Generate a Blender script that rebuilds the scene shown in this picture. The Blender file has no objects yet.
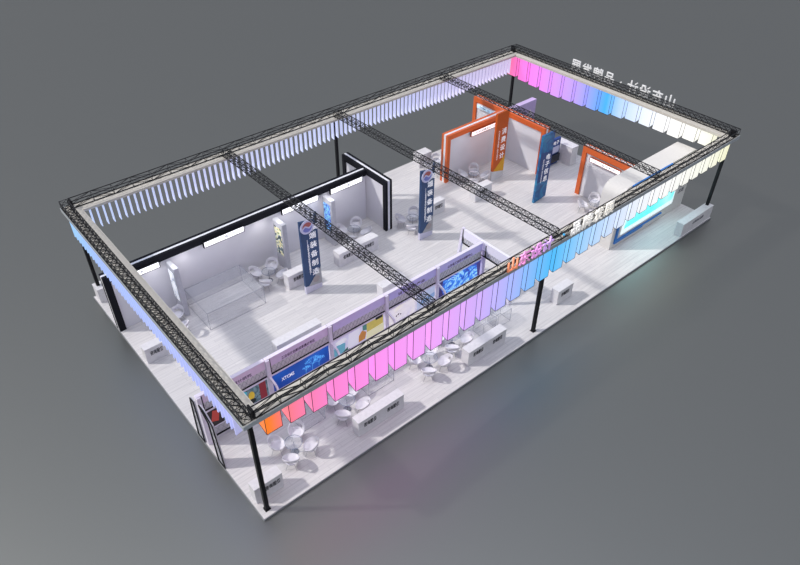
import bpy, bmesh, math, random
from mathutils import Vector, Matrix
random.seed(7)
S = bpy.context.scene
COL = S.collection
V = Vector

# ------------------------------------------------------------------ materials
def lin(c):
    if isinstance(c, str):
        c = [int(c[i:i+2], 16)/255 for i in (0, 2, 4)]
    return tuple((v/12.92 if v <= .04045 else ((v+.055)/1.055)**2.4) for v in c[:3]) + (1,)
MATS = {}
def mat(name, col, rough=.5, metal=0, emit=0, ecol=None, var=.06, scale=6, spec=.4):
    if name in MATS: return MATS[name]
    m = bpy.data.materials.new(name); m.use_nodes = True
    nt = m.node_tree; b = nt.nodes['Principled BSDF']
    b.inputs['Roughness'].default_value = rough
    b.inputs['Metallic'].default_value = metal
    b.inputs['Specular IOR Level'].default_value = spec
    c = lin(col)
    tc = nt.nodes.new('ShaderNodeTexCoord'); nz = nt.nodes.new('ShaderNodeTexNoise')
    nz.inputs['Scale'].default_value = scale; nz.inputs['Detail'].default_value = 3
    rp = nt.nodes.new('ShaderNodeValToRGB')
    rp.color_ramp.elements[0].color = tuple(v*(1-var) for v in c[:3]) + (1,)
    rp.color_ramp.elements[1].color = tuple(min(1, v*(1+var)) for v in c[:3]) + (1,)
    rp.color_ramp.elements[0].position = .3; rp.color_ramp.elements[1].position = .7
    nt.links.new(tc.outputs['Object'], nz.inputs['Vector'])
    nt.links.new(nz.outputs['Fac'], rp.inputs['Fac'])
    nt.links.new(rp.outputs['Color'], b.inputs['Base Color'])
    if emit:
        b.inputs['Emission Color'].default_value = lin(ecol or col)
        b.inputs['Emission Strength'].default_value = emit
    MATS[name] = m
    return m

def ramp_mat(name, axis, stops, emit, base=.35, rough=.5):
    """printed light-box film whose colour runs along the row (world position)"""
    m = bpy.data.materials.new(name); m.use_nodes = True
    nt = m.node_tree; b = nt.nodes['Principled BSDF']; b.inputs['Roughness'].default_value = rough
    g = nt.nodes.new('ShaderNodeNewGeometry'); sp = nt.nodes.new('ShaderNodeSeparateXYZ')
    mr = nt.nodes.new('ShaderNodeMapRange')
    mr.inputs['From Min'].default_value = stops[0][0]; mr.inputs['From Max'].default_value = stops[-1][0]
    rp = nt.nodes.new('ShaderNodeValToRGB'); e = rp.color_ramp.elements
    a, z = stops[0][0], stops[-1][0]
    e[0].position = 0; e[0].color = lin(stops[0][1]); e[1].position = 1; e[1].color = lin(stops[-1][1])
    for p, c in stops[1:-1]:
        k = e.new((p-a)/(z-a)); k.color = lin(c)
    nt.links.new(g.outputs['Position'], sp.inputs[0]); nt.links.new(sp.outputs[axis], mr.inputs['Value'])
    nt.links.new(mr.outputs[0], rp.inputs['Fac'])
    mx = nt.nodes.new('ShaderNodeMixRGB'); mx.blend_type = 'MULTIPLY'; mx.inputs['Fac'].default_value = 1
    mx.inputs[2].default_value = (base, base, base, 1)
    nt.links.new(rp.outputs['Color'], mx.inputs[1])
    nt.links.new(mx.outputs[0], b.inputs['Base Color'])
    nt.links.new(rp.outputs['Color'], b.inputs['Emission Color'])
    b.inputs['Emission Strength'].default_value = emit
    return m

def noise_mat(name, cols, scale=2.5, emit=.3, distort=1.5, detail=4, stretch=(1, 1, 1)):
    m = bpy.data.materials.new(name); m.use_nodes = True
    nt = m.node_tree; b = nt.nodes['Principled BSDF']; b.inputs['Roughness'].default_value = .35
    tc = nt.nodes.new('ShaderNodeTexCoord'); mp = nt.nodes.new('ShaderNodeMapping')
    mp.inputs['Scale'].default_value = stretch
    nz = nt.nodes.new('ShaderNodeTexNoise'); nz.inputs['Scale'].default_value = scale
    nz.inputs['Distortion'].default_value = distort; nz.inputs['Detail'].default_value = detail
    rp = nt.nodes.new('ShaderNodeValToRGB'); e = rp.color_ramp.elements
    e[0].position = cols[0][0]; e[0].color = lin(cols[0][1]); e[1].position = cols[-1][0]; e[1].color = lin(cols[-1][1])
    for p, c in cols[1:-1]: e.new(p).color = lin(c)
    nt.links.new(tc.outputs['Object'], mp.inputs[0]); nt.links.new(mp.outputs[0], nz.inputs['Vector'])
    nt.links.new(nz.outputs['Fac'], rp.inputs['Fac']); nt.links.new(rp.outputs['Color'], b.inputs['Base Color'])
    if emit:
        nt.links.new(rp.outputs['Color'], b.inputs['Emission Color']); b.inputs['Emission Strength'].default_value = emit
    return m

def plank_mat():
    m = bpy.data.materials.new('white_plank_floor'); m.use_nodes = True
    nt = m.node_tree; b = nt.nodes['Principled BSDF']
    b.inputs['Roughness'].default_value = .38; b.inputs['Specular IOR Level'].default_value = .35
    tc = nt.nodes.new('ShaderNodeTexCoord')
    br = nt.nodes.new('ShaderNodeTexBrick'); br.offset = .37
    br.inputs['Color1'].default_value = lin('dcd9d8'); br.inputs['Color2'].default_value = lin('d4d1d1')
    br.inputs['Mortar'].default_value = lin('c0bdbe'); br.inputs['Scale'].default_value = 1
    br.inputs['Mortar Size'].default_value = .008; br.inputs['Mortar Smooth'].default_value = .3
    br.inputs['Brick Width'].default_value = 1.8; br.inputs['Row Height'].default_value = .22
    mp = nt.nodes.new('ShaderNodeMapping'); mp.inputs['Scale'].default_value = (.35, 6, 1)
    nz = nt.nodes.new('ShaderNodeTexNoise'); nz.inputs['Scale'].default_value = 1.6; nz.inputs['Detail'].default_value = 6
    rp = nt.nodes.new('ShaderNodeValToRGB')
    rp.color_ramp.elements[0].color = (.86, .86, .87, 1); rp.color_ramp.elements[1].color = (1, 1, 1, 1)
    rp.color_ramp.elements[0].position = .3; rp.color_ramp.elements[1].position = .65
    mx = nt.nodes.new('ShaderNodeMixRGB'); mx.blend_type = 'MULTIPLY'; mx.inputs['Fac'].default_value = 1
    nt.links.new(tc.outputs['Object'], br.inputs['Vector']); nt.links.new(tc.outputs['Object'], mp.inputs[0])
    nt.links.new(mp.outputs[0], nz.inputs['Vector']); nt.links.new(nz.outputs['Fac'], rp.inputs['Fac'])
    nt.links.new(br.outputs['Color'], mx.inputs[1]); nt.links.new(rp.outputs['Color'], mx.inputs[2])
    nt.links.new(mx.outputs[0], b.inputs['Base Color'])
    return m

def glass_mat(name, tint, alpha, rough=.08):
    m = bpy.data.materials.new(name); m.use_nodes = True
    nt = m.node_tree; b = nt.nodes['Principled BSDF']
    b.inputs['Base Color'].default_value = lin(tint); b.inputs['Roughness'].default_value = rough
    b.inputs['Alpha'].default_value = alpha
    return m

WHITE = mat('white_laminate', 'dcdadd', .5)
PANEL = mat('white_wall_panel', 'd9d8de', .6, var=.02, scale=1)
BLACK = mat('black_powder_coat', '15161a', .6, spec=.2)
TRUSS = mat('black_truss_steel', '1c1d20', .5)
CREAM = mat('cream_canopy_board', 'c9c4ba', .6, var=.03)
LIP = mat('grey_canopy_edge', 'a9afb3', .5)
DARKLINE = mat('dark_edge_line', '2a2733', .6)
ORANGE = mat('orange_lacquer', 'd2622c', .45, var=.04)
ORANGE2 = mat('deep_orange_print', 'cf5a12', .5, var=.04)
YELLOW = mat('amber_print', 'e0a41c', .5)
NAVY = mat('navy_print', '2e4a73', .5, var=.06)
NAVYFRAME = mat('black_navy_frame', '17181f', .7, spec=.15)
LILAC = mat('lilac_lacquer', 'c3b8da', .5, var=.03)
LILACW = mat('pale_lilac_frame', 'e6e0ee', .5, var=.03)
GREY = mat('grey_panel', 'a9aaae', .55)
GREYL = mat('light_grey_panel', 'c3c3ca', .55)
LATT = mat('grey_lattice_bar', '9c9ca4', .5)
TEXTD = mat('dark_lettering', '23252e', .6)
TEXTG = mat('grey_lettering', '6e7078', .6)
TEXTW = mat('white_lettering', 'f2f2f6', .5, emit=.25)
TEXTP = mat('plum_lettering', '5a4668', .6)
LIGHTBOX = mat('lit_sign_face', 'fbfbff', .4, emit=.75, var=.01)
STRIP = mat('white_edge_strip', 'e4e4ea', .5)
GLASS = glass_mat('clear_acrylic', 'cfd2dc', .10)
GLASSTOP = glass_mat('table_glass', 'bcc4d2', .14)
CHROME = mat('chrome_tube', 'b8bac2', .25, metal=1)
CHAIRM = mat('white_moulded_shell', 'd8d6dc', .5, var=.02)
BLUE = mat('blue_lacquer', '1f6fc0', .4)
RAMPX = [(0.3, 'ff8418'), (1.05, 'ff822a'), (1.5, 'ff7c70'), (2.3, 'ff80a4'), (4, 'ff88d4'), (6.5, 'ff98f4'), (9.5, 'f2a8fc'), (12, 'd6b0fc'), (14, 'bab8fe'),
         (16, '86befe'), (17.6, '50c0fe'), (19, '82cafe'), (20.5, 'acd6fe'), (22.6, 'd2e3fe'), (24.6, 'ecf3fe'), (27, 'fdfdfd'), (32, 'fcfcee'), (35.2, 'f6f4c8')]
FILMX = ramp_mat('front_gradient_film', 0, RAMPX, .92, .25)
RAMPY = [(0.3, 'f8f6d2'), (2.0, 'fbfaf0'), (4.5, 'fefefe'), (6.2, 'eaf2fe'), (8.2, 'b4d4fe'), (9.3, '45b2fe'), (10.4, '86a8fe'), (11.9, 'bca4fe'),
         (14, 'dc9cfc'), (15.8, 'f48af6'), (17.2, 'fe7ee2'), (18.0, 'fe76c0'), (18.7, 'fe7098')]
FILMY = ramp_mat('end_gradient_film', 1, RAMPY, .92, .25)
FINB = ramp_mat('back_fin_film', 0, [(0, 'ccdcfc'), (8, 'd4d8f8'), (16, 'd6defc'), (24, 'd2d6fa'), (30, 'dad4f4'), (35, 'ded4f0')], .52, .8)
FINL = ramp_mat('left_fin_film', 1, [(0, 'c2c6fa'), (8, 'bccafc'), (14, 'b4cafc'), (18.6, 'aadafe')], .6, .6)

# ------------------------------------------------------------------ mesh helpers
def NB(): return bmesh.new()
def box(bm, x0, x1, y0, y1, z0, z1, mi=0):
    vs = [bm.verts.new((x, y, z)) for z in (z0, z1) for y in (y0, y1) for x in (x0, x1)]
    for f in ((0, 2, 3, 1), (4, 5, 7, 6), (0, 1, 5, 4), (2, 6, 7, 3), (1, 3, 7, 5), (0, 4, 6, 2)):
        bm.faces.new([vs[i] for i in f]).material_index = mi
def bar(bm, p, q, r, n=4):
    p, q = V(p), V(q); d = (q-p)
    if d.length < 1e-6: return
    d.normalize(); a = V((0, 0, 1)) if abs(d.z) < .9 else V((1, 0, 0))
    u = d.cross(a).normalized(); w = d.cross(u)
    A = []; B = []
    for i in range(n):
        t = 2*math.pi*(i+.5)/n; o = (u*math.cos(t)+w*math.sin(t))*r
        A.append(bm.verts.new(p+o)); B.append(bm.verts.new(q+o))
    for i in range(n):
        j = (i+1) % n; bm.faces.new((A[i], A[j], B[j], B[i]))
    bm.faces.new(A[::-1]); bm.faces.new(B)
def cyl(bm, c, r, z0, z1, n=24):
    bar(bm, (c[0], c[1], z0), (c[0], c[1], z1), r, n)
def prism(bm, pts, vec, mi=0):
    """pts: 3D outline; extruded along vec"""
    vec = V(vec); A = [bm.verts.new(p) for p in pts]; B = [bm.verts.new(V(p)+vec) for p in pts]
    n = len(pts)
    fs = [bm.faces.new(A), bm.faces.new(B[::-1])]
    for i in range(n):
        j = (i+1) % n; fs.append(bm.faces.new((A[j], A[i], B[i], B[j])))
    for f in fs: f.material_index = mi
def obj(name, bm, m, parent=None, loc=None, smooth=False, bevel=0):
    """link a bmesh (in world coordinates) as one mesh object; geometry is made local to its parent/loc"""
    org = V(loc) if loc is not None else (V(parent['_o']) if parent else V((0, 0, 0)))
    bmesh.ops.recalc_face_normals(bm, faces=bm.faces[:])
    bmesh.ops.translate(bm, verts=bm.verts[:], vec=-org)
    me = bpy.data.meshes.new(name); bm.to_mesh(me); bm.free()
    if smooth:
        for p in me.polygons: p.use_smooth = True
    for x in (m if isinstance(m, (list, tuple)) else [m]): me.materials.append(x)
    o = bpy.data.objects.new(name, me); COL.objects.link(o)
    if parent:
        o.parent = parent
        if loc is not None: o.location = org - V(parent['_o'])
    else: o.location = org
    o['_o'] = tuple(org)
    if bevel:
        b = o.modifiers.new('bevel', 'BEVEL'); b.width = bevel; b.segments = 2; b.limit_method = 'ANGLE'
    return o
def thing(name, label, cat, loc=(0, 0, 0), group=None):
    o = bpy.data.objects.new(name, None); COL.objects.link(o); o.location = loc
    o.empty_display_size = .2
    return tag(o, label, cat, group, loc)
def tag(o, label, cat, group=None, loc=None):
    o['label'] = label; o['category'] = cat
    if group: o['group'] = group
    if loc is not None: o['_o'] = tuple(loc)
    return o
def struct(o): o['kind'] = 'structure'; return o
def dup(root, loc, label, rz=0):
    r = root.copy(); COL.objects.link(r); r.location = loc; r.rotation_euler = (0, 0, rz); r['label'] = label
    for ch in list(root.children):
        c = ch.copy(); COL.objects.link(c); c.parent = r
        for g in list(ch.children):
            d = g.copy(); COL.objects.link(d); d.parent = c
    return r
ONES = 'first second third fourth fifth sixth seventh eighth ninth tenth eleventh twelfth thirteenth fourteenth fifteenth sixteenth seventeenth eighteenth nineteenth'.split()
TENS = {2: 'twent', 3: 'thirt', 4: 'fort', 5: 'fift', 6: 'sixt', 7: 'sevent', 8: 'eight', 9: 'ninet'}
def ordinal(n):
    if n < 20: return ONES[n-1]
    if n == 100: return 'hundredth'
    t, o = divmod(n, 10)
    return TENS[t] + ('ieth' if o == 0 else 'y-' + ONES[o-1])

_tc = {}
def text_bm(s, size, extrude=.01, bold=0):
    """centred text mesh in the XY plane"""
    k = (s, extrude, bold)
    if k not in _tc:
        cu = bpy.data.curves.new('t', 'FONT'); cu.body = s; cu.size = 1; cu.align_x = 'CENTER'; cu.align_y = 'CENTER'
        cu.extrude = extrude/size if size else 0; cu.resolution_u = 2; cu.offset = bold
        o = bpy.data.objects.new('t', cu); COL.objects.link(o)
        dg = bpy.context.evaluated_depsgraph_get(); dg.update()
        me = bpy.data.meshes.new_from_object(o.evaluated_get(dg))
        bpy.data.objects.remove(o); bpy.data.curves.remove(cu)
        _tc[k] = me
    bm = NB(); bm.from_mesh(_tc[k])
    if bm.verts:
        xs = [v.co.x for v in bm.verts]; ys = [v.co.y for v in bm.verts]
        bmesh.ops.translate(bm, verts=bm.verts[:], vec=(-(min(xs)+max(xs))/2, -(min(ys)+max(ys))/2, 0))
    bmesh.ops.scale(bm, verts=bm.verts[:], vec=(size, size, size))
    return bm
def frame_m(o, right, up):
    r, u = V(right).normalized(), V(up).normalized(); n = r.cross(u)
    M = Matrix((r, u, n)).transposed().to_4x4(); M.translation = V(o); return M
def add_text(bm, s, size, o, right=(1, 0, 0), up=(0, 0, 1), extrude=.008, width=None, bold=0):
    t = text_bm(s, size, extrude, bold)
    if width and t.verts:
        xs = [v.co.x for v in t.verts]; k = width/max(1e-6, max(xs)-min(xs))
        bmesh.ops.scale(t, verts=t.verts[:], vec=(k, 1, 1))
    bmesh.ops.transform(t, matrix=frame_m(o, right, up), verts=t.verts[:])
    me = bpy.data.meshes.new('tmp'); t.to_mesh(me); t.free(); bm.from_mesh(me); bpy.data.meshes.remove(me)

L, W = 35.2, 18.75
# ------------------------------------------------------------------ setting
bm = NB(); box(bm, 0, L, 0, W, -.12, 0)
floor = struct(obj('floor', bm, [plank_mat()]))
floor['label'] = 'white plank exhibition platform'
bm = NB()
for a in ((-.03, L+.03, -.03, 0), (-.03, L+.03, W, W+.03), (-.03, 0, 0, W), (L, L+.03, 0, W)):
    box(bm, a[0], a[1], a[2], a[3], -.12, -.005)
struct(obj('trim_1', bm, mat('grey_platform_edge', '84868a', .5)))
bm = NB(); R = 600
bm.faces.new([bm.verts.new(p) for p in ((-R, -R, -.12), (R, -R, -.12), (R, R, -.12), (-R, R, -.12))])
gm = bpy.data.materials.new('polished_grey_ground'); gm.use_nodes = True
_n = gm.node_tree; _g = _n.nodes.new('ShaderNodeBsdfGlossy'); _g.inputs['Color'].default_value = (.247, .254, .243, 1); _g.inputs['Roughness'].default_value = .42
_n.links.new(_g.outputs[0], _n.nodes['Material Output'].inputs['Surface'])
struct(obj('ground', bm, gm))

# ------------------------------------------------------------------ canopy board + truss
ZS0, ZS1 = 5.98, 6.13
SW = .84
t = thing('canopy_board', 'cream canopy board ring with grey edge under the black roof truss', 'canopy', (0, 0, ZS0))
o0 = (-.02, L+.02, -.02, W+.02); i0 = (SW, L-SW, .6, W-SW)
def ring(bm, o, i, z0, z1):
    box(bm, o[0], o[1], o[2], i[2], z0, z1); box(bm, o[0], o[1], i[3], o[3], z0, z1)
    box(bm, o[0], i[0], i[2], i[3], z0, z1); box(bm, i[1], o[1], i[2], i[3], z0, z1)
bm = NB(); ring(bm, o0, i0, ZS0, ZS1); obj('panel', bm, CREAM, t)
bm = NB(); ring(bm, (o0[0]-.02, o0[1]+.02, o0[2]-.02, o0[3]+.02), o0, ZS0-.06, ZS1+.01); obj('edge_band', bm, LIP, t)

def truss(label, p0, p1, wd, z0, z1, pitch, xb, group=None, cr=.027, wr=.014):
    p0, p1 = V(p0), V(p1); d = (p1-p0); ln = d.length; d.normalize(); s = V((-d.y, d.x, 0))
    n = max(2, round(ln/pitch)); h = wd/2
    t = thing('box_truss', label, 'truss', ((p0+p1)/2).to_tuple()[:2] + (z0,), group)
    C = {}
    for a, sa in (('l', -h), ('r', h)):
        for b, z in (('b', z0), ('t', z1)):
            q0, q1 = p0+s*sa, p1+s*sa; q0.z = q1.z = z
            bm = NB(); bar(bm, q0, q1, cr); obj('chord', bm, TRUSS, t); C[a+b] = (q0, q1)
    bm = NB()
    def P(k, i): return C[k][0].lerp(C[k][1], i/n)
    for i in range(n+1):
        for a, b in (('lb', 'lt'), ('rb', 'rt'), ('lb', 'rb'), ('lt', 'rt')): bar(bm, P(a, i), P(b, i), wr)
        if i < n:
            e = i % 2
            for a, b in (('lb', 'lt'), ('rb', 'rt'), ('lt', 'rt'), ('lb', 'rb')):
                if e: a, b = b, a
                bar(bm, P(a, i), P(b, i+1), wr)
                if xb: bar(bm, P(b, i), P(a, i+1), wr)
    obj('lattice', bm, TRUSS, t)
    return t
TW = .4; TC = .24; ZB, ZT = 6.16, 6.56
gp = 'roof perimeter trusses'
truss('long black box truss along the front edge of the roof', (.54, .2, 0), (L-.54, .2, 0), .33, ZB, 6.47, 1.1, False, gp)
truss('long black box truss along the back edge of the roof', (.54, W-TC, 0), (L-.54, W-TC, 0), TW, ZB, ZT, 1.1, False, gp)
truss('dense black box truss on the left end of the roof', (.2, .04, 0), (.2, W-.04, 0), TW, ZB, ZT, .42, True, gp)
truss('black box truss on the right end of the roof', (L-.2, .04, 0), (L-.2, W-.04, 0), TW, ZB, ZT, .42, True, gp)
gc = 'trusses crossing the roof opening'
for x, xe, w_ in ((9.62, 9.42, 'leftmost'), (18.0, 17.5, 'middle'), (26.85, 26.9, 'rightmost')):
    truss(w_ + ' of the three black trusses crossing the roof opening', (x, .4, 0), (xe, W-.5, 0), .4, 6.18, 6.52, .45, True, gc, cr=.024, wr=.013)
# corner blocks
for x, y, w_ in ((.24, .24, 'front'), (.24, W-.24, 'left'), (L-.24, .24, 'right'), (L-.24, W-.24, 'back')):
    bm = NB(); sx = .26 if x < 9 else -.26; box(bm, x+sx-.05, x+sx+.03, y-.2, y+.2, 6.13, 6.6)
    tag(obj('corner_block', bm, BLACK, loc=(x, y, 6.13), bevel=.01), 'black steel block joining the trusses at the %s corner' % w_, 'block', 'truss corner blocks')
# posts
for x, y, w_ in ((.36, .36, 'at the front corner by the orange light box'), (.36, W-.4, 'at the left corner of the platform'), (17.45, .36, 'midway along the front edge'),
                 (17.45, W-.4, 'midway along the back edge'), (L-.34, .36, 'at the right corner behind the low white counter'), (L-.34, W-.4, 'at the far back corner')):
    p = thing('roof_post', 'black square steel post ' + w_, 'post', (x, y, 0), 'roof posts')
    bm = NB(); box(bm, x-.09, x+.09, y-.09, y+.09, .03, ZS0-.02); obj('shaft', bm, BLACK, p, bevel=.01)
    bm = NB(); box(bm, x-.13, x+.13, y-.13, y+.13, 0, .03); obj('base_plate', bm, BLACK, p)

# ------------------------------------------------------------------ hanging light boxes and fins
def lightbox(x0, x1, y0, y1, zt, zf, zb, film, label, group, slope):
    """hollow box lantern; zf: bottom height at the outer face, zb: at the inner face. slope axis 'y' or 'x'"""
    ctr = ((x0+x1)/2, (y0+y1)/2, zt)
    t = thing('hanging_light_box', label, 'light box', ctr, group)
    bm = NB()
    if slope == 'y': z = {(0, 0): zf, (1, 0): zf, (0, 1): zb, (1, 1): zb}
    else: z = {(0, 0): zf, (0, 1): zf, (1, 0): zb, (1, 1): zb}
    X, Y = (x0, x1), (y0, y1)
    vb = {k: bm.verts.new((X[k[0]], Y[k[1]], z[k])) for k in z}; vt = {k: bm.verts.new((X[k[0]], Y[k[1]], zt)) for k in z}
    cyc = [(0, 0), (1, 0), (1, 1), (0, 1)]
    for i in range(4):
        a, b = cyc[i], cyc[(i+1) % 4]; bm.faces.new((vb[a], vb[b], vt[b], vt[a]))
    bm.faces.new([vb[k] for k in cyc[::-1]]); bm.faces.new([vt[k] for k in cyc])
    obj('film_cover', bm, film, t)
    bm = NB(); r = .014
    for i in range(4):
        a, b = cyc[i], cyc[(i+1) % 4]
        pa, pb = V((X[a[0]], Y[a[1]], z[a])), V((X[b[0]], Y[b[1]], z[b]))
        bar(bm, pa, pb, r); bar(bm, pa, (pa.x, pa.y, zt), r)
    obj('edge_frame', bm, DARKLINE, t)
def cname(stops, v, names):
    for lim, n in names:
        if v < lim: return n
    return names[-1][1]
NX = [(1.5, 'orange'), (3.5, 'coral pink'), (8, 'bright pink'), (11.5, 'orchid pink'), (14, 'lilac'), (16, 'periwinkle'), (19, 'sky blue'), (23, 'pale blue'), (28, 'bluish white'), (32, 'white'), (40, 'pale yellow')]
def zwave(x):
    pts = [(0.9, 4.89), (1.95, 4.75), (3, 4.56), (4.1, 4.42), (5.2, 4.25), (6.2, 4.16), (7.3, 4.07), (8.4, 4.02), (9.4, 3.94), (10.5, 3.89), (12.6, 3.86), (14.7, 3.92), (16.7, 4.06), (18.9, 4.2), (21, 4.28), (24, 4.5), (28, 4.66), (32, 4.72), (36, 4.75)]
    for (a, p), (b, q) in zip(pts, pts[1:]):
        if x <= b: return p+(q-p)*max(0, x-a)/(b-a)
    return pts[-1][1]
k = 0
while .86+1.06*k < L-.9:
    x = .86+1.06*k; z = zwave(x)
    lightbox(x, x+.70, .06, .72, ZS0-.016, z, z+.2, FILMX, '%s hanging light box, %s along the front row from the orange one' % (cname(0, x+.35, NX), ordinal(k+1)), 'light boxes along the front edge', 'y')
    k += 1
NY = [(2, 'pale yellow'), (6, 'white'), (9, 'pale blue white'), (10.3, 'bright blue'), (11.5, 'periwinkle'), (14.5, 'lilac'), (17, 'orchid pink'), (20, 'hot pink')]
def zwave2(y):
    pts = [(1.5, 4.76), (2.5, 4.7), (3.8, 4.5), (6, 4.46), (7.3, 4.4), (8.5, 4.23), (9.8, 4.1), (11, 4.02), (12.3, 3.96), (13.4, 3.9), (14.5, 3.86), (15.6, 3.95), (16.8, 4.0), (18, 4.12)]
    for (a, p), (b, q) in zip(pts, pts[1:]):
        if y <= b: return p+(q-p)*max(0, y-a)/(b-a)
    return pts[-1][1]
for k in range(16):
    y = 18.62-1.1*k; z = zwave2(y-.5)+.28
    lightbox(L-.76, L-.08, y-.86, y, ZS0-.016, z, z+.1, FILMY, '%s hanging light box, %s along the right end row from the back corner' % (cname(0, y-.4, NY), ordinal(k+1)), 'light boxes along the right end', 'x')

def fin(film, label, group, pts, vec, ctr, src=None):
    bm = NB(); prism(bm, pts, vec)
    return tag(obj('hanging_fin', bm, film, loc=ctr), label, 'fin', group)
src = None; n = 95
for k in range(n):
    x = .82+.352*k
    zb = 4.6+.12*math.cos(k*.13)
    fin(FINB, 'pale blue hanging fin, %s from the left corner along the back row' % ordinal(k+1), 'fins along the back edge',
        [(x, W-.78, ZS0), (x, W-.53, ZS0), (x, W-.53, zb+.06), (x, W-.78, zb)], (.05, 0, 0), (x, W-.45, ZS0))
for k in range(49):
    y = 1.0+.352*k
    zb = 4.62+.1*math.sin(k*.16)
    fin(FINL, 'light blue hanging fin, %s from the front corner along the left row' % ordinal(k+1), 'fins along the left end',
        [(.02, y, ZS0), (.74, y, ZS0), (.74, y, zb+.2), (.02, y, zb)], (0, .07, 0), (.4, y, ZS0))

# ------------------------------------------------------------------ raised letters on the truss
def letter(ch, o, right, m, label, group, size=.95):
    bm = NB(); add_text(bm, ch, size, o, right, (0, 0, 1), .04, bold=.004)
    return tag(obj('sign_letter', bm, m, loc=o), label, 'letter', group)
LW = mat('white_sign_letter', 'f4f2ee', .5, emit=.35); LB = mat('blue_sign_letter', '3fb4f0', .5, emit=.5)
front = [('山', 14.3, 'ff9a70'), ('东', 15.13, 'f8a4e0'), ('设', 15.97, 'f0a8ee'), ('计', 16.8, 'dcb4fa'), ('·', 18.0, '3fb4f0'),
         ('品', 18.95, 'f6f4f2'), ('牌', 19.85, 'f6f3ee'), ('发', 20.75, 'f6f2ea'), ('展', 21.65, 'f6f2ea')]
cn = ['orange pink', 'pink', 'orchid pink', 'pale lilac', 'small blue dot', 'white', 'white', 'white', 'white']
for (ch, x, c), nm in zip(front, cn):
    m = mat('sign_letter_' + c, c, .5, emit=.3)
    lb = 'small blue dot sign between the two words on the front truss' if ch == '·' else '%s raised character %s on the front truss' % (nm, ch)
    letter(ch, (x, -.07, 6.5), (1, 0, 0), m, lb, 'raised characters on the front truss', .84)
back = '山东设计·品牌发展'
LG = mat('grey_white_letter', 'dcdcdc', .5, emit=.25)
for i, ch in enumerate(back):
    y = 5.15+.97*i
    lb = 'small round dot sign between the two words on the right end truss' if ch == '·' else 'whitish raised character %s seen reversed on the right end truss' % ch
    letter(ch, (L+.12, y, 6.58), (0, 1, 0), LG, lb, 'raised characters on the right end truss', .9)

# ------------------------------------------------------------------ framed partition walls
def wallx(label, x0, x1, y0, y1, h, fm, band, legs, post=.35, strip=True, inset=.02):
    """wall running along x (front face y0); layered frame: coloured, white strip, coloured"""
    t = thing('partition_wall', label, 'wall', ((x0+x1)/2, (y0+y1)/2, 0))
    d = (y1-y0)/3
    bm = NB(); box(bm, x0+(post if legs[0] else 0), x1-(post if legs[1] else 0), y0+d*.6, y1-d*.6, 0, h-band); obj('white_panel', bm, PANEL, t)
    for nm, a, b, mm, e in (('front_frame', y0, y0+d, fm, 0), ('light_strip', y0+d, y1-d, STRIP, .012), ('back_frame', y1-d, y1, fm, 0)):
        bm = NB(); box(bm, x0, x1, a, b, h-band, h-e)
        if legs[0]: box(bm, x0+e, x0+post, a, b, 0, h-band)
        if legs[1]: box(bm, x1-post, x1-e, a, b, 0, h-band)
        obj(nm, bm, mm, t)
    return t
def wally(label, x0, x1, y0, y1, h, fm, band, legs, post=.35):
    t = thing('partition_wall', label, 'wall', ((x0+x1)/2, (y0+y1)/2, 0))
    d = (x1-x0)/3
    bm = NB(); box(bm, x0+d*.6, x1-d*.6, y0+(post if legs[0] else 0), y1-(post if legs[1] else 0), 0, h-band); obj('white_panel', bm, PANEL, t)
    for nm, a, b, mm, e in (('near_frame', x0, x0+d, fm, 0), ('light_strip', x0+d, x1-d, STRIP, .012), ('far_frame', x1-d, x1, fm, 0)):
        bm = NB(); box(bm, a, b, y0, y1, h-band, h-e)
        if legs[0]: box(bm, a, b, y0+e, y0+post, 0, h-band)
        if legs[1]: box(bm, a, b, y1-post, y1-e, 0, h-band)
        obj(nm, bm, mm, t)
    return t
H = 3.75
wallx('long white back wall with a black top band and black left post', 0, 17.22, 14.88, 15.4, H, NAVYFRAME, .42, (1, 0))
wally('white side wall in a thick black frame at the right of the long black banded wall', 17.24, 17.76, 12.9, 17.5, H, NAVYFRAME, .38, (1, 1), .3)
wallx('white wall with orange frame behind the orange text pylon', 24.4, 30.42, 14.8, 15.4, H, ORANGE, .36, (1, 0), .3)
wally('white side wall under a long orange top band crossing the orange framed wall', 30.44, 31.0, 11.2, 18.3, H, ORANGE, .36, (1, 1), .3)
wally('white side wall in an orange frame next to the rounded white screen block', 30.6, 31.15, 3.62, 7.95, H, ORANGE, .42, (0, 1), .32)
t = thing('partition_wall', 'lilac wing wall sticking out beyond the orange banded side wall', 'wall', (32.4, 15.1, 0))
bm = NB(); box(bm, 31.02, 33.8, 14.9, 15.3, 0, H); obj('panel', bm, LILAC, t)
bm = NB(); prism(bm, [(32.6, 14.885, 1.5), (33.5, 14.885, 1.5), (33.5, 14.885, 2.6), (33.2, 14.885, 3.1), (32.9, 14.885, 2.7)], (0, .02, 0)); obj('poster', bm, WHITE, t)

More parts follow.
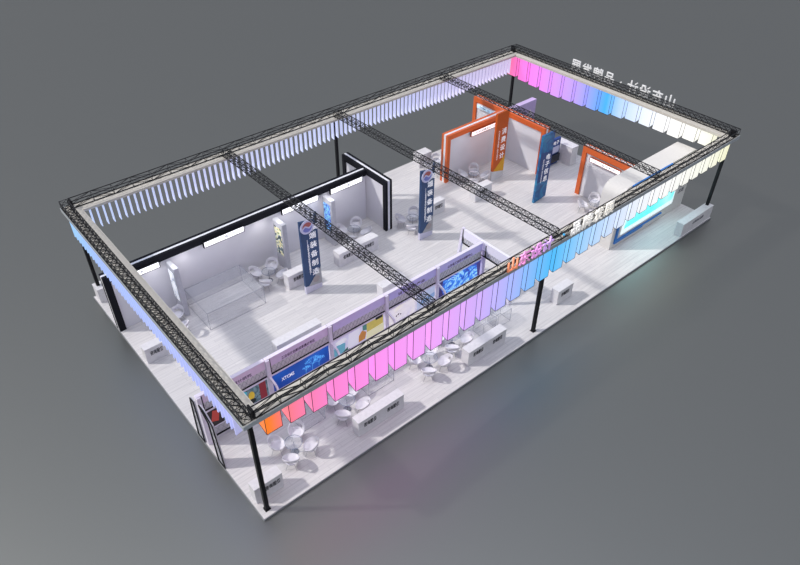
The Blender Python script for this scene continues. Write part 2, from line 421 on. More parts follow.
# lit sign boxes
def sign(label, x0, x1, y, z0, z1, s, axis='x', edge=BLACK, face=LIGHTBOX):
    t = thing('sign_box', label, 'sign', ((x0+x1)/2, y, z0) if axis == 'x' else (y, (x0+x1)/2, z0), 'lit sign boxes on the partition walls')
    bm = NB(); e = .05
    if axis == 'x': box(bm, x0, x1, y-.12, y, z0, z1)
    else: box(bm, y-.12, y, x0, x1, z0, z1)
    obj('case', bm, edge, t)
    bm = NB()
    if axis == 'x': box(bm, x0+e, x1-e, y-.135, y-.11, z0+e, z1-e)
    else: box(bm, y-.135, y-.11, x0+e, x1-e, z0+e, z1-e)
    f = obj('lit_face', bm, face, t)
    bm = NB(); wd = (x1-x0)*.72
    if axis == 'x': add_text(bm, s, .2, ((x0+x1)/2, y-.137, (z0+z1)/2), (1, 0, 0), (0, 0, 1), .004, wd)
    else: add_text(bm, s, .2, (y-.137, (x0+x1)/2, (z0+z1)/2), (0, -1, 0), (0, 0, 1), .004, wd)
    obj('lettering', bm, TEXTG, f)
ws = ['first', 'second', 'third', 'fourth']
for i, (a, b) in enumerate(((.75, 3.0), (5.6, 8.2), (10.75, 13.4), (14.3, 16.85))):
    sign('white lit sign box on the black banded wall, %s from its left end' % ws[i], a, b, 14.87, 3.1, 3.52, '工业设计展示中心', edge=BLACK)
sign('white lit sign box on the orange framed wall behind the text pylon', 26.6, 29.9, 14.79, 3.02, 3.42, '时尚消费品设计展区', edge=mat('rust_sign_case', '9a4420', .5), face=mat('warm_lit_sign_face', 'fff2f2', .4, emit=.75))
sign('white lit sign box on the orange framed side wall by the screen block', 4.7, 7.2, 30.59, 2.9, 3.25, '设计服务机构', 'y', edge=mat('rust_sign_case', '9a4420', .5))
sign('pale blue sign strip under the rear part of the orange top band', 15.7, 17.8, 30.43, 3.05, 3.37, '创新设计', 'y', edge=STRIP, face=mat('pale_blue_lit_face', 'bfe0fa', .4, emit=.5))

# ------------------------------------------------------------------ screen kiosks by the black banded wall
def kiosk(label, x0, x1, y0, y1, scr):
    t = thing('screen_kiosk', label, 'kiosk', ((x0+x1)/2, (y0+y1)/2, 0), 'screen kiosks by the black banded wall')
    bm = NB(); box(bm, x0, x1, y0, y1, 0, 3.35); obj('cabinet', bm, GREYL, t, bevel=.03)
    bm = NB(); box(bm, x0-.02, x0+.02, y0+.1, y1-.1, .95, 3.1); b = obj('screen_frame', bm, GREYL, t)
    bm = NB(); box(bm, x0-.03, x0+.0, y0+.17, y1-.17, 1.05, 3.0); obj('screen', bm, scr, b)
kiosk('light grey kiosk with a pale white screen, leftmost along the black banded wall', 3.3, 3.58, 13.72, 14.7,
      noise_mat('pale_picture', [(.3, '5e6470'), (.42, 'c8ccd6'), (.55, 'f4f6fa'), (.7, 'ffffff')], 1.6, .5))
kiosk('light grey kiosk with a green and black picture, behind the left navy pylon', 9.95, 10.25, 13.5, 14.55,
      noise_mat('green_picture', [(.34, '0c1114'), (.43, '24525a'), (.48, 'eef0ea'), (.53, 'd8c45a'), (.57, 'eef0e0'), (.61, '6f8f3a'), (.66, '14181a')], 1.7, .35))
kiosk('light grey kiosk with a blue swirling picture, nearest the black framed side wall', 13.65, 13.95, 13.75, 14.75,
      noise_mat('blue_picture', [(.3, '141a40'), (.42, '2a4fb0'), (.52, '8fd4f8'), (.6, '3a5fd0'), (.72, '4a2a5e')], 2.6, .5))

# ------------------------------------------------------------------ text pylons
def pylon(label, x0, x1, y, h, chars, sub, kind):
    t = thing('text_pylon', label, 'pylon', ((x0+x1)/2, y+.1, 0), 'tall text pylons')
    w = x1-x0; th = .16
    def slab(nm, pts, m, dy=0, th_=None):
        bm = NB(); prism(bm, [(x0+w*u, y+dy, z) for u, z in pts], (0, th if th_ is None else th_, 0)); return obj(nm, bm, m, t)
    if kind == 'navy':
        slab('panel', [(0, .55), (1, .0+.35), (1, h-.25), (0, h)], NAVY)
        slab('plinth', [(0, 0), (1, 0), (1, .35), (0, .55)], mat('lavender_plinth', 'cfcde0', .5))
        slab('grey_corner', [(.18, .5), (1, .36), (1, 1.55)], GREY, -.012, .012)
        bm = NB(); bar(bm, (x0+.66*w, y-.012, .82), (x0+.66*w, y-.03, .82), .23, 24); obj('round_mark', bm, mat('faded_copper_mark', 'a59c9c', .6), t)
        # round emblem at the head
        cx, cz, r = x0+w*.38, h-.42, .44
        bm = NB(); bar(bm, (cx, y-.03, cz), (cx, y-.07, cz), r, 32); e = obj('emblem', bm, mat('lavender_disc', 'cfd0ea', .5), t)
        def lobe(a0, a1, bow, m, nm):
            pts = [(cx+.31*math.cos(math.radians(a)), y-.072, cz+.31*math.sin(math.radians(a))) for a in range(a0, a1+1, 12)]
            p, q = V(pts[-1]), V(pts[0])
            for i in range(1, 8):
                f = i/8; m_ = p.lerp(q, f); m_.z += bow*math.sin(2*math.pi*f); pts.append(m_)
            bm = NB(); prism(bm, pts, (0, -.015, 0)); obj(nm, bm, m, e)
        lobe(24, 180, .1, mat('brick_red_print', 'b0605e', .5), 'red_lobe')
        lobe(204, 360, -.1, mat('violet_blue_print', '7a82c8', .5), 'blue_lobe')
        bm = NB()
        add_text(bm, chars[0], .42, (x0+.83*w, y-.006, h-.62), bold=.01)
        for i, c in enumerate(chars[1:]): add_text(bm, c, .47, (x0+.68*w, y-.006, h-1.12-.64*i), bold=.008)
        obj('lettering', bm, TEXTW, t)
        bm = NB(); box(bm, x0+.34*w, x0+.345*w+.012, y-.008, y, 1.3, h-1.3); add_text(bm, sub, .16, (x0+.36*w, y-.006, 2.4), (0, 0, -1), (1, 0, 0), .004, 2.0)
        obj('small_lettering', bm, TEXTW, t)
        slab('side_fin', [(.88, h-.3), (1.02, h-.3), (1.02, h+.25), (.88, h+.05)], NAVY, .02, .1)
    elif kind == 'orange':
        slab('panel', [(0, .75), (1, .45), (1, h), (0, h)], ORANGE2)
        slab('plinth', [(0, 0), (1, 0), (1, .45), (0, .75)], WHITE)
        slab('amber_corner', [(.1, .74), (1, .46), (1, 1.75)], YELLOW, -.012, .012)
        bm = NB()
        for i, c in enumerate(chars): add_text(bm, c, .5, (x0+.7*w, y-.006, h-1.5-.64*i), bold=.008)
        obj('lettering', bm, TEXTW, t)
        bm = NB(); add_text(bm, sub, .16, (x0+.3*w, y-.006, h-2.5), (0, 0, -1), (1, 0, 0), .004, 2.3); obj('small_lettering', bm, TEXTW, t)
    else:
        slab('panel', [(0, 0), (1, .15), (1, h), (0, h)], noise_mat('teal_print', [(.3, '0c376a'), (.45, '11568c'), (.58, '16729e'), (.7, '2088aa')], 1.2, .12, 1, 6))
        slab('deep_band', [(0, 1.6), (1, 1.5), (1, 3.7), (0, 3.9)], noise_mat('deep_blue_print', [(.3, '0e2f66'), (.7, '143f78')], 1.5, .1), -.01, .01)
        bm = NB()
        for i, c in enumerate(chars): add_text(bm, c, .47, (x0+.68*w, y-.016, 3.4-.56*i), bold=.006)
        obj('lettering', bm, TEXTW, t)
        bm = NB(); add_text(bm, sub, .15, (x0+.33*w, y-.016, 2.4), (0, 0, -1), (1, 0, 0), .004, 1.8); obj('small_lettering', bm, TEXTW, t)
pylon('navy text pylon with round red blue emblem, in front of green picture kiosk', 9.62, 10.75, 10.95, 5.05, '高端装备制造', 'HIGH END EQUIPMENT', 'navy')
pylon('navy text pylon with round red blue emblem, beside the black framed side wall', 18.25, 19.35, 10.7, 5.1, '高端装备制造', 'HIGH END EQUIPMENT', 'navy')
pylon('tall orange text pylon with an amber corner and white foot', 27.2, 28.4, 12.9, 5.25, '消费设计', 'CONSUMER GOODS', 'orange')
pylon('tall teal and deep blue text pylon on the open floor', 27.3, 28.5, 8.9, 5.15, '电子信息', 'ELECTRONIC INFORMATION', 'teal')

# ------------------------------------------------------------------ counters
def counter(label, x0, x1, yf, d, h, texts, group='white reception counters', m=WHITE, tm=TEXTD, ts=.3):
    t = thing('reception_counter', label, 'counter', ((x0+x1)/2, yf+d/2, 0), group)
    bm = NB(); box(bm, x0, x1, yf, yf+d, 0, h-.04); obj('body', bm, m, t)
    bm = NB(); box(bm, x0-.012, x1+.012, yf-.012, yf+d+.012, h-.04, h); obj('counter_top', bm, m, t)
    if texts:
        for cx, s, w in texts:
            bm = NB(); add_text(bm, s, ts, (cx, yf-.004, h*.62), extrude=.004, width=w, bold=.02); obj('lettering', bm, tm, t)
    return t
counter('short white counter at the front corner beside the black post', .15, 1.52, .82, .5, 1, [(1.02, '咨询服务', .78)])
counter('long white counter near the front edge below the pink light boxes', 5.66, 8.42, .8, .48, 1, [(6.35, '咨询服务', .75), (7.75, '咨询服务', .75)])
counter('long white counter near the front edge left of the middle front post', 12.78, 15.6, .75, .5, 1, [(13.5, '咨询服务', .75), (14.95, '咨询服务', .75)])
counter('short white counter near the front edge right of the middle front post', 20.1, 21.42, .9, .5, 1, [(20.75, '咨询服务', .72)])
counter('short white counter on the left end under the light blue fins', .12, 1.3, 11.6, .5, 1, [(.72, '咨询服务', .72)])
counter('short white counter half hidden behind the left navy pylon', 9.05, 10.4, 11.9, .55, 1, [(9.75, '咨询服务', .72)])
counter('long white counter in front of the black framed side wall', 12.62, 15.65, 11.75, .6, 1, [(13.3, '咨询服务', .75), (14.95, '咨询服务', .75)])
counter('white counter in front of the orange framed wall, behind the middle cross truss', 24.2, 25.85, 11.6, .55, 1, [(25.0, '咨询服务', .75)])
counter('small white counter right behind the right navy pylon', 20.3, 21.85, 12.2, .5, 1, [(21.3, '咨询服务', .7)])
counter('blocky white cabinet standing at the back edge of the platform', 24.35, 25.55, 17.6, .75, 1.05, None)
counter('long white counter behind the lilac display row, nearest its left end', 5.5, 8.3, 7.5, .5, 1, None)
counter('long white counter behind the lilac display row, under the left cross truss', 12.65, 14.4, 7.6, .55, 1, None)
counter('white partition box on the right edge beyond the navy screen stand', 33.3, 34.05, 10.6, 1.7, 1.5, None)
counter('low white wall at the left back corner of the platform', .12, .6, 17.9, .75, .95, None)
t = counter('long low white counter wall at the right front corner', 31.55, 35.14, .04, .5, 1, [(33.4, '山东设计品牌', 1.3)], tm=TEXTG, ts=.22)

# navy screen stand
t = thing('screen_stand', 'navy panel stand with a dark screen behind the teal pylon', 'stand', (32.6, 11.7, 0))
bm = NB(); box(bm, 31.9, 33.1, 11.6, 11.8, 0, 2.1); obj('back_panel', bm, mat('royal_blue_print', '1f4488', .5), t)
bm = NB(); box(bm, 32.0, 33.0, 11.58, 11.61, .95, 1.5); obj('white_caption', bm, mat('pale_caption', 'c9cbe6', .5), t)
bm = NB(); box(bm, 32.0, 33.05, 11.45, 11.6, .25, .85); obj('dark_screen', bm, mat('black_screen', '262a34', .2), t)
bm = NB(); add_text(bm, '电子', .34, (32.6, 11.596, 1.8), bold=.01); obj('lettering', bm, TEXTW, t)

# ------------------------------------------------------------------ clear display cases
def case(label, x0, x1, y0, y1, h):
    t = thing('display_case', label, 'display case', ((x0+x1)/2, (y0+y1)/2, 0), 'clear display cases')
    bm = NB(); e = .012
    box(bm, x0, x1, y0, y0+e, .02, h-.02); box(bm, x0, x1, y1-e, y1, .02, h-.02)
    box(bm, x0, x0+e, y0+e, y1-e, .02, h-.02); box(bm, x1-e, x1, y0+e, y1-e, .02, h-.02)
    obj('clear_sides', bm, GLASS, t)
    bm = NB(); box(bm, x0, x1, y0, y1, h-.02, h); obj('clear_top', bm, GLASS, t)
    bm = NB(); r = .008; EM = mat('fine_grey_edge', '7c8090', .4)
    for z in (.01, h):
        for p, q in (((x0, y0), (x1, y0)), ((x1, y0), (x1, y1)), ((x1, y1), (x0, y1)), ((x0, y1), (x0, y0))): bar(bm, (*p, z), (*q, z), r)
    for p in ((x0, y0), (x1, y0), (x1, y1), (x0, y1)): bar(bm, (*p, 0), (*p, h), r)
    obj('edge_frame', bm, EM, t)
case('large clear display case before the black banded wall, left of the navy pylon', 3.85, 7.38, 11.82, 14.5, 1.2)
case('clear display case behind the glass table nearest the front corner', 3.85, 5.1, 2.74, 4.2, .9)
case('clear display case between the two long front counters', 7.6, 9.2, 2.5, 3.9, .9)
case('clear display case behind the second long front counter, left one', 14.9, 15.9, 1.75, 2.5, .9)
case('clear display case left of the middle front post', 16.05, 17.1, 1.75, 2.5, .9)

# ------------------------------------------------------------------ tub chairs and glass tables
def chair0():
    t = thing('tub_chair', '', 'chair', (0, 0, 0))
    bm = NB(); nt, nr = 36, 9; g = []
    for j in range(nr+1):
        row = []
        for i in range(nt):
            a = 2*math.pi*i/nt; bk = (1-math.cos(a))/2     # 1 at the back (-x), facing +x
            if j <= 3: rr = .27*j/3; z = .43-.02*(1-(j/3)**2)
            else:
                f = (j-3)/(nr-3); rim = .05+.42*bk**1.3
                rr = .27+.085*math.sin(f*math.pi/2)+.03*f*bk; z = .43+rim*f
            row.append(bm.verts.new((rr*math.cos(a), rr*math.sin(a)*1.04, z)))
        g.append(row)
    for j in range(nr):
        for i in range(nt):
            a = 2*math.pi*(i+.5)/nt
            if 4 <= j <= 5 and abs(a-math.pi) < .85: continue     # opening between seat and backrest
            k = (i+1) % nt
            if j == 0:
                if i == 0: c = g[0][0]
                try: bm.faces.new((g[1][i], g[1][k], g[0][0]))
                except ValueError: pass
                continue
            bm.faces.new((g[j][i], g[j][k], g[j+1][k], g[j+1][i]))
    bmesh.ops.delete(bm, geom=[v for v in bm.verts if not v.link_faces], context='VERTS')
    o = obj('shell', bm, CHAIRM, t, smooth=True)
    s = o.modifiers.new('thick', 'SOLIDIFY'); s.thickness = .022; s.offset = 0
    for sx in (1, -1):
        for sy in (1, -1):
            bm = NB(); bar(bm, (.12*sx, .12*sy, .42), (.25*sx, .25*sy, 0), .011, 6); obj('leg', bm, CHROME, t)
    bm = NB(); bar(bm, (.12, .12, .405), (-.12, -.12, .405), .01, 6); bar(bm, (.12, -.12, .405), (-.12, .12, .405), .01, 6); obj('cross_brace', bm, CHROME, t)
    return t
def table0():
    t = thing('round_glass_table', '', 'table', (0, 0, 0))
    bm = NB(); bar(bm, (0, 0, .71), (0, 0, .722), .4, 40); top = obj('glass_top', bm, GLASSTOP, t)
    bm = NB(); n = 40
    for i in range(n):
        a, b = 2*math.pi*i/n, 2*math.pi*(i+1)/n
        bar(bm, (.4*math.cos(a), .4*math.sin(a), .716), (.4*math.cos(b), .4*math.sin(b), .716), .012)
    obj('rim', bm, mat('smoky_rim', '707890', .3), top)
    bm = NB(); cyl(bm, (0, 0), .022, .02, .71, 12); obj('pedestal', bm, CHROME, t)
    bm = NB(); cyl(bm, (0, 0), .2, 0, .02, 28); obj('foot_plate', bm, CHROME, t)
    return t
ch = chair0(); tb = table0(); used = [False, False]
SETS = [(2.9, 2.05, 'nearest the front corner post', .25), (6.25, 2.5, 'behind the counter under pink light boxes', .1),
        (11.2, 2.0, 'between the two long front counters', .2), (13.25, 2.45, 'behind the second long front counter', .2),
        (2.2, 13.2, 'left of the pale screen kiosk', 0), (8.65, 13.45, 'between large clear case and green picture kiosk', .2),
        (15.2, 13.7, 'beside the blue picture kiosk', .15), (18.95, 12.2, 'left of the right navy pylon', .2),
        (26.15, 13.7, 'in front of the orange framed wall', .2), (29.6, 5.55, 'by the orange framed wall near screen block', .1),
        (25.2, 16.45, 'on the back floor beside orange framed wall', .4)]
for x, y, where, rot in SETS:
    lb = 'round glass pedestal table ' + where
    if not used[1]: tb.location = (x, y, 0); tb['label'] = lb; used[1] = True
    else: dup(tb, (x, y, 0), lb)
    for a, side in ((45, 'far'), (135, 'left'), (225, 'near'), (315, 'right')):
        an = math.radians(a)+rot-.2; px, py = x+.78*math.cos(an), y+.78*math.sin(an); rz = an+math.pi
        lb = 'white tub chair, %s side of glass table %s' % (side, where)
        if not used[0]: ch.location = (px, py, 0); ch.rotation_euler = (0, 0, rz); ch['label'] = lb; used[0] = True
        else: dup(ch, (px, py, 0), lb, rz)
        
for o in list(COL.objects):
    if o.name.startswith('tub_chair'): o['group'] = 'white tub chairs round the glass tables'
    if o.name.startswith('round_glass_table'): o['group'] = 'round glass tables'

# ------------------------------------------------------------------ lilac display row
YF = 4.98
def lattice_panel(bm, x0, x1, y, z0, z1, step=.16, r=.008, yax=False):
    h = z1-z0
    def P(a, z): return (y, a, z) if yax else (a, y, z)
    n = max(1, round((x1-x0)/h/1.1)*2); st = (x1-x0)/n
    for i in range(n):
        a, b = x0+st*i, x0+st*(i+1)
        bar(bm, P(a, z0), P(b, z1), r); bar(bm, P(b, z0), P(a, z1), r)
def art(name, t, x0, x1, z0, z1, bg, shapes, extra=None):
    """screen print: background panel plus flat printed shapes in (u,v)"""
    mats = [bg]; bm = NB(); box(bm, x0, x1, YF-.0, YF+.04, z0, z1)
    def pt(u, v, d): return (x0+(x1-x0)*u, YF-d, z0+(z1-z0)*v)
    for i, (c, pts) in enumerate(shapes):
        m = c if not isinstance(c, str) else mat('print_'+c, c, .4, emit=.25)
        if m not in mats: mats.append(m)
        prism(bm, [pt(u, v, .004) for u, v in pts], (0, -.002-.0006*i, 0), mats.index(m))
    if extra: extra(bm, pt, mats)
    return obj(name, bm, mats, t)
def el(cx, cy, rx, ry, n=20): return [(cx+rx*math.cos(2*math.pi*i/n), cy+ry*math.sin(2*math.pi*i/n)) for i in range(n)]
def R4(a, b, c, d): return [(a, c), (b, c), (b, d), (a, d)]
BAYX = [.06, 3.54, 7.1, 10.7, 14.3, 17.88]
HCOL = ['ead6ec', 'e4d2ee', 'd8cef4', 'd2caf8', 'd4caf6']
HTXT = ['山东工业设计研究', '工业设计创新成果展示专区', '', '设计赋能产业', '山东省工业设计创新中心']
def branch(bm, p, ang, ln, d, mi, pt):
    q = (p[0]+ln*math.cos(ang)*.36, p[1]+ln*math.sin(ang))
    a, b = pt(p[0], p[1], .008), pt(q[0], q[1], .008); f0 = len(bm.faces)
    bar(bm, a, b, .003+.0012*d); bm.faces.ensure_lookup_table()
    for f in bm.faces[f0:]: f.material_index = mi
    if d:
        for s in (-.6, -.15, .2, .65): branch(bm, q, ang+s+random.uniform(-.25, .25), ln*.66, d-1, mi, pt)
def ex_blue(bm, pt, mats):
    mats.append(mat('light_cyan_print', '74c8f4', .4, emit=.5)); mi = len(mats)-1
    for u, v, l in ((.68, .02, .36), (.56, .02, .2), (.8, .05, .26)): branch(bm, (u, v), 1.5, l, 3, mi, pt)
    mats.append(TEXTW); mi = len(mats)-1; f0 = len(bm.faces)
    add_text(bm, 'XTCMS', .3, pt(.25, .5, .012), extrude=.004, width=.72, bold=.02); bm.faces.ensure_lookup_table()
    for f in bm.faces[f0:]: f.material_index = mi
screens = [
    (noise_mat('teal_cave_print', [(.3, '1d3436'), (.45, '52707a'), (.58, '7e9aa2'), (.7, '3b4c44')], 2.2, .25),
     [('1d1418', R4(.02, .24, 0, 1)), ('b03a32', [(.05, .35), (.16, .2), (.2, .8), (.1, .95)]), ('8a2a34', R4(.86, .97, 0, 1)),
      ('3fb8d0', [(.26, .05), (.58, .0), (.6, .4), (.55, .8), (.38, .95), (.28, .6)]), ('bdf6fc', [(.32, .1), (.48, .05), (.5, .5), (.45, .75), (.36, .6)]),
      ('d8b83a', el(.72, .55, .05, .25)), ('121a18', el(.7, .2, .08, .16)), ('4fbcd0', [(.44, .45), (.6, .4), (.66, .9), (.62, 1), (.46, 1)]), ('c2eef6', [(.5, .55), (.58, .5), (.6, .8), (.54, .85)])], None),
    (noise_mat('deep_blue_screen', [(.25, '082a78'), (.45, '0b429c'), (.6, '1360c2'), (.75, '1f80d8')], .35, .45, .1, 1), [], ex_blue),
    (mat('misty_white_print', 'dcdcee', .4, emit=.25),
     [('6fb6c8', [(.0, 0), (.2, 0), (.22, .55), (.1, .7), (0, .5)]), ('f6fbfc', el(.14, .75, .1, .14)), ('3f6a5c', [(.14, 0), (.3, .0), (.26, .2)]), ('eef0f8', [(.26, .05), (.5, .1), (.5, .95), (.3, .95)]),
      ('c98a42', [(.47, .08), (.6, .1), (.63, .5), (.55, .72), (.48, .5)]), ('4f8a80', [(.56, .7), (.66, .6), (.66, 1), (.56, 1)]), ('cfc060', [(.64, .45), (.97, .5), (.97, 1), (.64, 1)]),
      ('f0eec0', [(.62, 0), (.98, 0), (.98, .5), (.64, .45)]), ('161a1c', R4(.82, .96, .9, 1.06))], None),
    (noise_mat('pearl_print', [(.3, 'e2dcec'), (.5, 'f6f0ee'), (.65, 'fdf6dc')], 1, .35),
     [('3a3440', el(.16, .4, .02, .05, 8)), ('3a3440', el(.2, .46, .02, .05, 8)), ('3a3440', el(.25, .4, .015, .05, 8)), ('ece8f4', R4(.55, .6, 0, 1)), ('c9d4ea', R4(.6, 1, 0, 1)), ('8fb0d6', [(.66, .2), (1, .35), (1, .62), (.7, .5)])], None),
    (noise_mat('blue_flare_print', [(.28, '3b2f7a'), (.4, '2246b0'), (.5, '2f86ee'), (.57, 'a9e6fe'), (.64, '3b6fe0'), (.74, '3a2c78')], .8, .55, 3.5, 6, (1, 1, 1.3)), [('3a2c70', [(0, 0), (.12, 0), (.06, .5), (.1, 1), (0, 1)]), ('4a3c88', [(.95, 0), (1, 0), (1, 1), (.9, .9)])], None)]
WIN = ['leftmost, with a teal and red picture', 'second from the left, with a deep blue screen', 'third from the left, with an orange and yellow picture', 'fourth from the left, with a pearly white picture', 'rightmost, with a bright blue flare picture']
for i in range(5):
    x0, x1 = BAYX[i], BAYX[i+1]-.02
    t = thing('display_bay', 'lilac display bay %s' % WIN[i], 'display bay', ((x0+x1)/2, YF+.1, 0), 'bays of the lilac display row')
    bm = NB(); box(bm, x0, x0+.2, YF-.08, YF+.2, 0, 3.2); obj('column', bm, LILACW, t, bevel=.015)
    bm = NB(); box(bm, x0+.2, x1, YF+.02, YF+.18, 2.68, 3.2); hp = obj('header_panel', bm, mat('header_'+HCOL[i], HCOL[i], .5, var=.03), t)
    bm = NB(); box(bm, x0+.02, x1, YF+.0, YF+.2, 3.2, 3.23); obj('header_cap', bm, LILACW, hp)
    if HTXT[i]:
        bm = NB(); add_text(bm, HTXT[i], .2, ((x0+x1)/2+.05, YF+.018, 2.83), extrude=.004, width=1.9, bold=.015); obj('lettering', bm, TEXTP, hp)
    bm = NB(); box(bm, x0+.22, x1, YF+.06, YF+.1, 2.2, 2.68); lb_ = obj('lattice_backing', bm, WHITE, t)
    bm = NB(); lattice_panel(bm, x0+.22, x1, YF+.03, 2.22, 2.66); obj('lattice', bm, LATT, lb_)
    bm = NB(); box(bm, x0+.22, x0+.27, YF, YF+.05, 2.15, 3.15); box(bm, x0+.2, x1, YF, YF+.05, 2.14, 2.2); obj('dark_rail', bm, BLACK, t)
    bm = NB(); box(bm, x0+.2, x1, YF, YF+.2, 2.02, 2.14); box(bm, x0+.2, x1, YF, YF+.2, .86, .94); obj('cross_beam', bm, LILACW, t)
    bg, sh, ex = screens[i]
    art('picture_panel', t, x0+.24, x1-.04, .94, 2.02, bg, sh, ex)
    bm = NB(); box(bm, x0+.2, x1, YF+.06, YF+.1, .3, .86); lb_ = obj('lattice_backing', bm, GREYL, t)
    bm = NB(); lattice_panel(bm, x0+.22, x1, YF+.03, .34, .84); obj('lattice', bm, LATT, lb_)
    bm = NB(); box(bm, x0+.2, x1, YF-.01, YF+.05, .24, .3); obj('base_rail', bm, BLACK, t)
    bm = NB(); box(bm, x0+.2, x1, YF+.02, YF+.15, 0, .24); obj('plinth', bm, GREYL, t)
    if i:
        bm = NB(); pts = [(YF-.05, 2.12), (YF-.55, 1.95), (YF-.8, 1.6), (YF-.85, 0)]
        for a, b in zip(pts, pts[1:]): bar(bm, (x0+.1, a[0], a[1]), (x0+.1, b[0], b[1]), .07)
        obj('bracket', bm, LILACW, t)
# end frame on the right of the row
t = thing('end_frame', 'pale lilac end wall frame at the right end of the display row', 'frame', (18.15, 4.8, 0), 'end frames of the display row')
XE = 17.94
bm = NB(); box(bm, XE, XE+.16, 3.1, 6.65, 2.68, 3.22); obj('header_panel', bm, mat('pale_lilac_header', 'eeebf6', .5, var=.02), t)
bm = NB(); box(bm, XE+.04, XE+.1, 3.1, 6.65, 2.3, 2.68); lb_ = obj('lattice_backing', bm, WHITE, t)
bm = NB(); lattice_panel(bm, 3.1, 6.65, XE+.02, 2.32, 2.66, yax=True); obj('lattice', bm, LATT, lb_)
bm = NB(); box(bm, XE-.01, XE+.08, 3.1, 6.65, 2.23, 2.3); box(bm, XE-.01, XE+.04, 6.6, 6.66, 2.3, 3.22); box(bm, XE-.01, XE+.04, 4.75, 4.8, 2.23, 3.1); obj('dark_rail', bm, BLACK, t)
for a, b in ((6.72, 7.08), (3.02, 2.75)):
    bm = NB(); prism(bm, [(XE, a-.07, 3.26), (XE, a+.07, 3.26), (XE, b+.1, 0), (XE, b-.1, 0)], (.18, 0, 0)); obj('post', bm, LILACW, t)
bm = NB(); box(bm, XE, XE+.2, 4.9, 5.2, 0, 2.68); obj('column', bm, LILAC, t)
# lattice wings at the left end of the row
for nm, pts, w_ in (('rear', [(5.62, 2.75), (5.3, 2.75), (5.2, 0), (5.85, 0)], 'rear grey lattice wing at the left end of the display row'),
                    ('front', [(4.66, 3.1), (4.3, 3.1), (3.6, 2.7), (3.3, 0), (3.9, 0), (4.0, 2.5)], 'front grey lattice wing curving to the floor at the left end of the display row')):
    yc = sum(p[0] for p in pts)/len(pts)
    t = thing('lattice_wing', w_, 'frame', (.05, yc, 0), 'end frames of the display row')
    bm = NB(); prism(bm, [(.03, a, b) for a, b in pts], (.06, 0, 0)); obj('panel', bm, GREYL, t)
    bm = NB()
    for a, b in zip(pts, pts[1:]+pts[:1]): bar(bm, (.0, a[0], a[1]), (.0, b[0], b[1]), .035)
    obj('dark_frame', bm, BLACK, t)
    bm = NB(); z = 2.5; y0, y1 = (5.3, 5.6) if nm == 'rear' else (3.62, 3.95)
    k = 0
    while z > .2:
        sh = (.15 if nm == 'rear' else -.3)*(1-z/2.6)
        a, b = (y0+sh*.3, y1+sh) if k % 2 else (y1+sh, y0+sh*.3)
        bar(bm, (.02, a, z), (.02, b, z-.25), .014); z -= .25; k += 1
    obj('lattice', bm, LATT, t)

# ------------------------------------------------------------------ rounded white screen block
t = thing('screen_block', 'big white rounded block with a glowing cyan screen at the right front', 'screen wall', (31, 2.8, 0))
X0, X1, Y0, Y1, HB, rr = 26.8, 35.05, 2.2, 3.58, 4.4, .75
pts = [(X0, Y0, 0), (X1, Y0, 0)]
for a in range(0, 91, 15): pts.append((X1-.3+.3*math.cos(math.radians(a)), Y0, HB-.3+.3*math.sin(math.radians(a))))
for a in range(90, 181, 10): pts.append((X0+rr+rr*math.cos(math.radians(a)), Y0, HB-rr+rr*math.sin(math.radians(a))))
bm = NB(); prism(bm, pts, (0, Y1-Y0, 0)); obj('body', bm, mat('soft_white_shell', 'd8d5d2', .55, var=.02), t)
bm = NB(); box(bm, 27.75, 33.6, Y0-.03, Y0+.02, .75, 3.9); b = obj('screen_surround', bm, mat('lit_white_surround', 'eefcff', .4, emit=.55), t)
bm = NB(); box(bm, 28.0, 33.4, Y0-.06, Y0-.01, 1.15, 3.7)
obj('screen', bm, noise_mat('cyan_screen', [(.3, '4fe4ec'), (.5, '6ef0f2'), (.7, 'b6fbfa')], .5, .9, .4, 2), b)
bm = NB()
prism(bm, [(x_, Y0-.1, z_) for x_, z_ in ((27.15, .34), (30.2, .34), (30.25, .46), (32.4, .46), (32.4, .53), (30.2, .54), (30.15, .56), (27.34, .56), (27.34, 1.6), (27.15, 1.6))], (0, .09, 0)); obj('lower_blue_frame', bm, BLUE, t)
bm = NB(); box(bm, 27.75, 32.0, Y0-.1, Y0, 4.28, 4.42)
obj('upper_blue_line', bm, BLUE, t)
bm = NB()
for i, s in enumerate(('山东', '设计', '品牌', '发展')): add_text(bm, s, .36, (34.4, Y0-.004, 3.1-.55*i), extrude=.004, bold=.01)
obj('lettering', bm, TEXTG, t)

# ------------------------------------------------------------------ light
w = bpy.data.worlds.new('World'); S.world = w; w.use_nodes = True
nt = w.node_tree; bg = nt.nodes['Background']          # even overcast sky, brighter straight overhead
tc = nt.nodes.new('ShaderNodeTexCoord'); sp = nt.nodes.new('ShaderNodeSeparateXYZ'); mr = nt.nodes.new('ShaderNodeMapRange')
mr.interpolation_type = 'SMOOTHSTEP'
nt.links.new(tc.outputs['Generated'], sp.inputs[0]); nt.links.new(sp.outputs[2], mr.inputs['Value'])
mr.inputs['From Min'].default_value = .955; mr.inputs['From Max'].default_value = .992
mr.inputs['To Min'].default_value = .54; mr.inputs['To Max'].default_value = 5.0
nt.links.new(mr.outputs[0], bg.inputs[1]); bg.inputs[0].default_value = (.89, .925, 1.05, 1)
sd = bpy.data.lights.new('sun', 'SUN'); sd.energy = 2.4; sd.angle = math.radians(2.2); sd.color = (1, .965, .92)
so = bpy.data.objects.new('sun', sd); COL.objects.link(so)
so.rotation_euler = V((.87, -.69, -1)).to_track_quat('-Z', 'Y').to_euler()
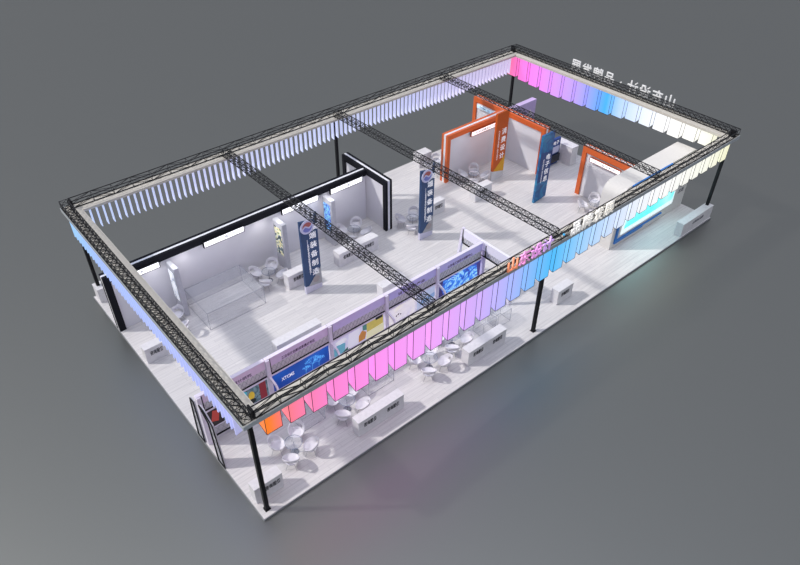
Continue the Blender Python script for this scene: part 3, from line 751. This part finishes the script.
def spot(x, y, z, tx, ty, tz, e, ang=75, col=(1, .98, 1)):
    d = bpy.data.lights.new('downlight', 'SPOT'); d.energy = e; d.spot_size = math.radians(ang); d.spot_blend = .9; d.shadow_soft_size = .15; d.color = col
    o = bpy.data.objects.new('downlight', d); COL.objects.link(o); o.location = (x, y, z)
    o.rotation_euler = (V((tx, ty, tz))-V((x, y, z))).to_track_quat('-Z', 'Y').to_euler()
def wall_fill(x, y, z, ln, along, aim, e):  # added area fill that brightens the white wall faces, not a fixture of the stand
    d = bpy.data.lights.new('added_wall_fill', 'AREA'); d.energy = e; d.shape = 'RECTANGLE'; d.size = ln; d.size_y = .12; d.color = (.98, .97, 1)
    o = bpy.data.objects.new('added_wall_fill', d); COL.objects.link(o)
    zz = -V(aim).normalized(); xx = V(along); yy = zz.cross(xx).normalized(); xx = yy.cross(zz)
    M_ = Matrix((xx, yy, zz)).transposed().to_4x4(); M_.translation = V((x, y, z)); o.matrix_world = M_
wall_fill(8.6, 13.9, 3.55, 16.2, (1, 0, 0), (0, .6, -.8), 48)
wall_fill(27.4, 13.8, 3.55, 5.4, (1, 0, 0), (0, .6, -.8), 14)
for x in (2.6, 4.3, 9.3, 10.9, 13.1, 14.6): spot(x, 14.3, 3.5, x, 14.9, 1.9, 22, 110)
ad = bpy.data.lights.new('screen_glow', 'AREA'); ad.energy = 60; ad.shape = 'RECTANGLE'; ad.size = 5.2; ad.size_y = 2.2; ad.color = (.88, .98, 1)
ao = bpy.data.objects.new('screen_glow', ad); COL.objects.link(ao); ao.location = (30.7, Y0-.12, 2.4)
ao.rotation_euler = V((0, -1, -.25)).to_track_quat('-Z', 'Y').to_euler()

# ------------------------------------------------------------------ camera
cx, cy, cz, yaw, pit, roll, f = -5.9175, -15.6431, 25.9978, .7071, .6906, .006, 680.55
fw = V((math.cos(pit)*math.sin(yaw), math.cos(pit)*math.cos(yaw), -math.sin(pit)))
r = V((math.cos(yaw), -math.sin(yaw), 0)); u = r.cross(fw)
r2 = r*math.cos(roll)+u*math.sin(roll); u2 = -r*math.sin(roll)+u*math.cos(roll)
M = Matrix((r2, u2, -fw)).transposed().to_4x4(); M.translation = V((cx, cy, cz))
cd = bpy.data.cameras.new('camera'); co = bpy.data.objects.new('camera', cd); COL.objects.link(co); co.matrix_world = M
cd.sensor_width = 36; cd.sensor_fit = 'HORIZONTAL'; cd.lens = f/800*36; cd.clip_end = 2000; S.camera = co
S.view_settings.view_transform = 'Standard'; S.view_settings.look = 'None'; S.view_settings.gamma = 1; S.view_settings.exposure = 0
S.view_settings.use_curve_mapping = False
for o in COL.objects:
    if '_o' in o: del o['_o']
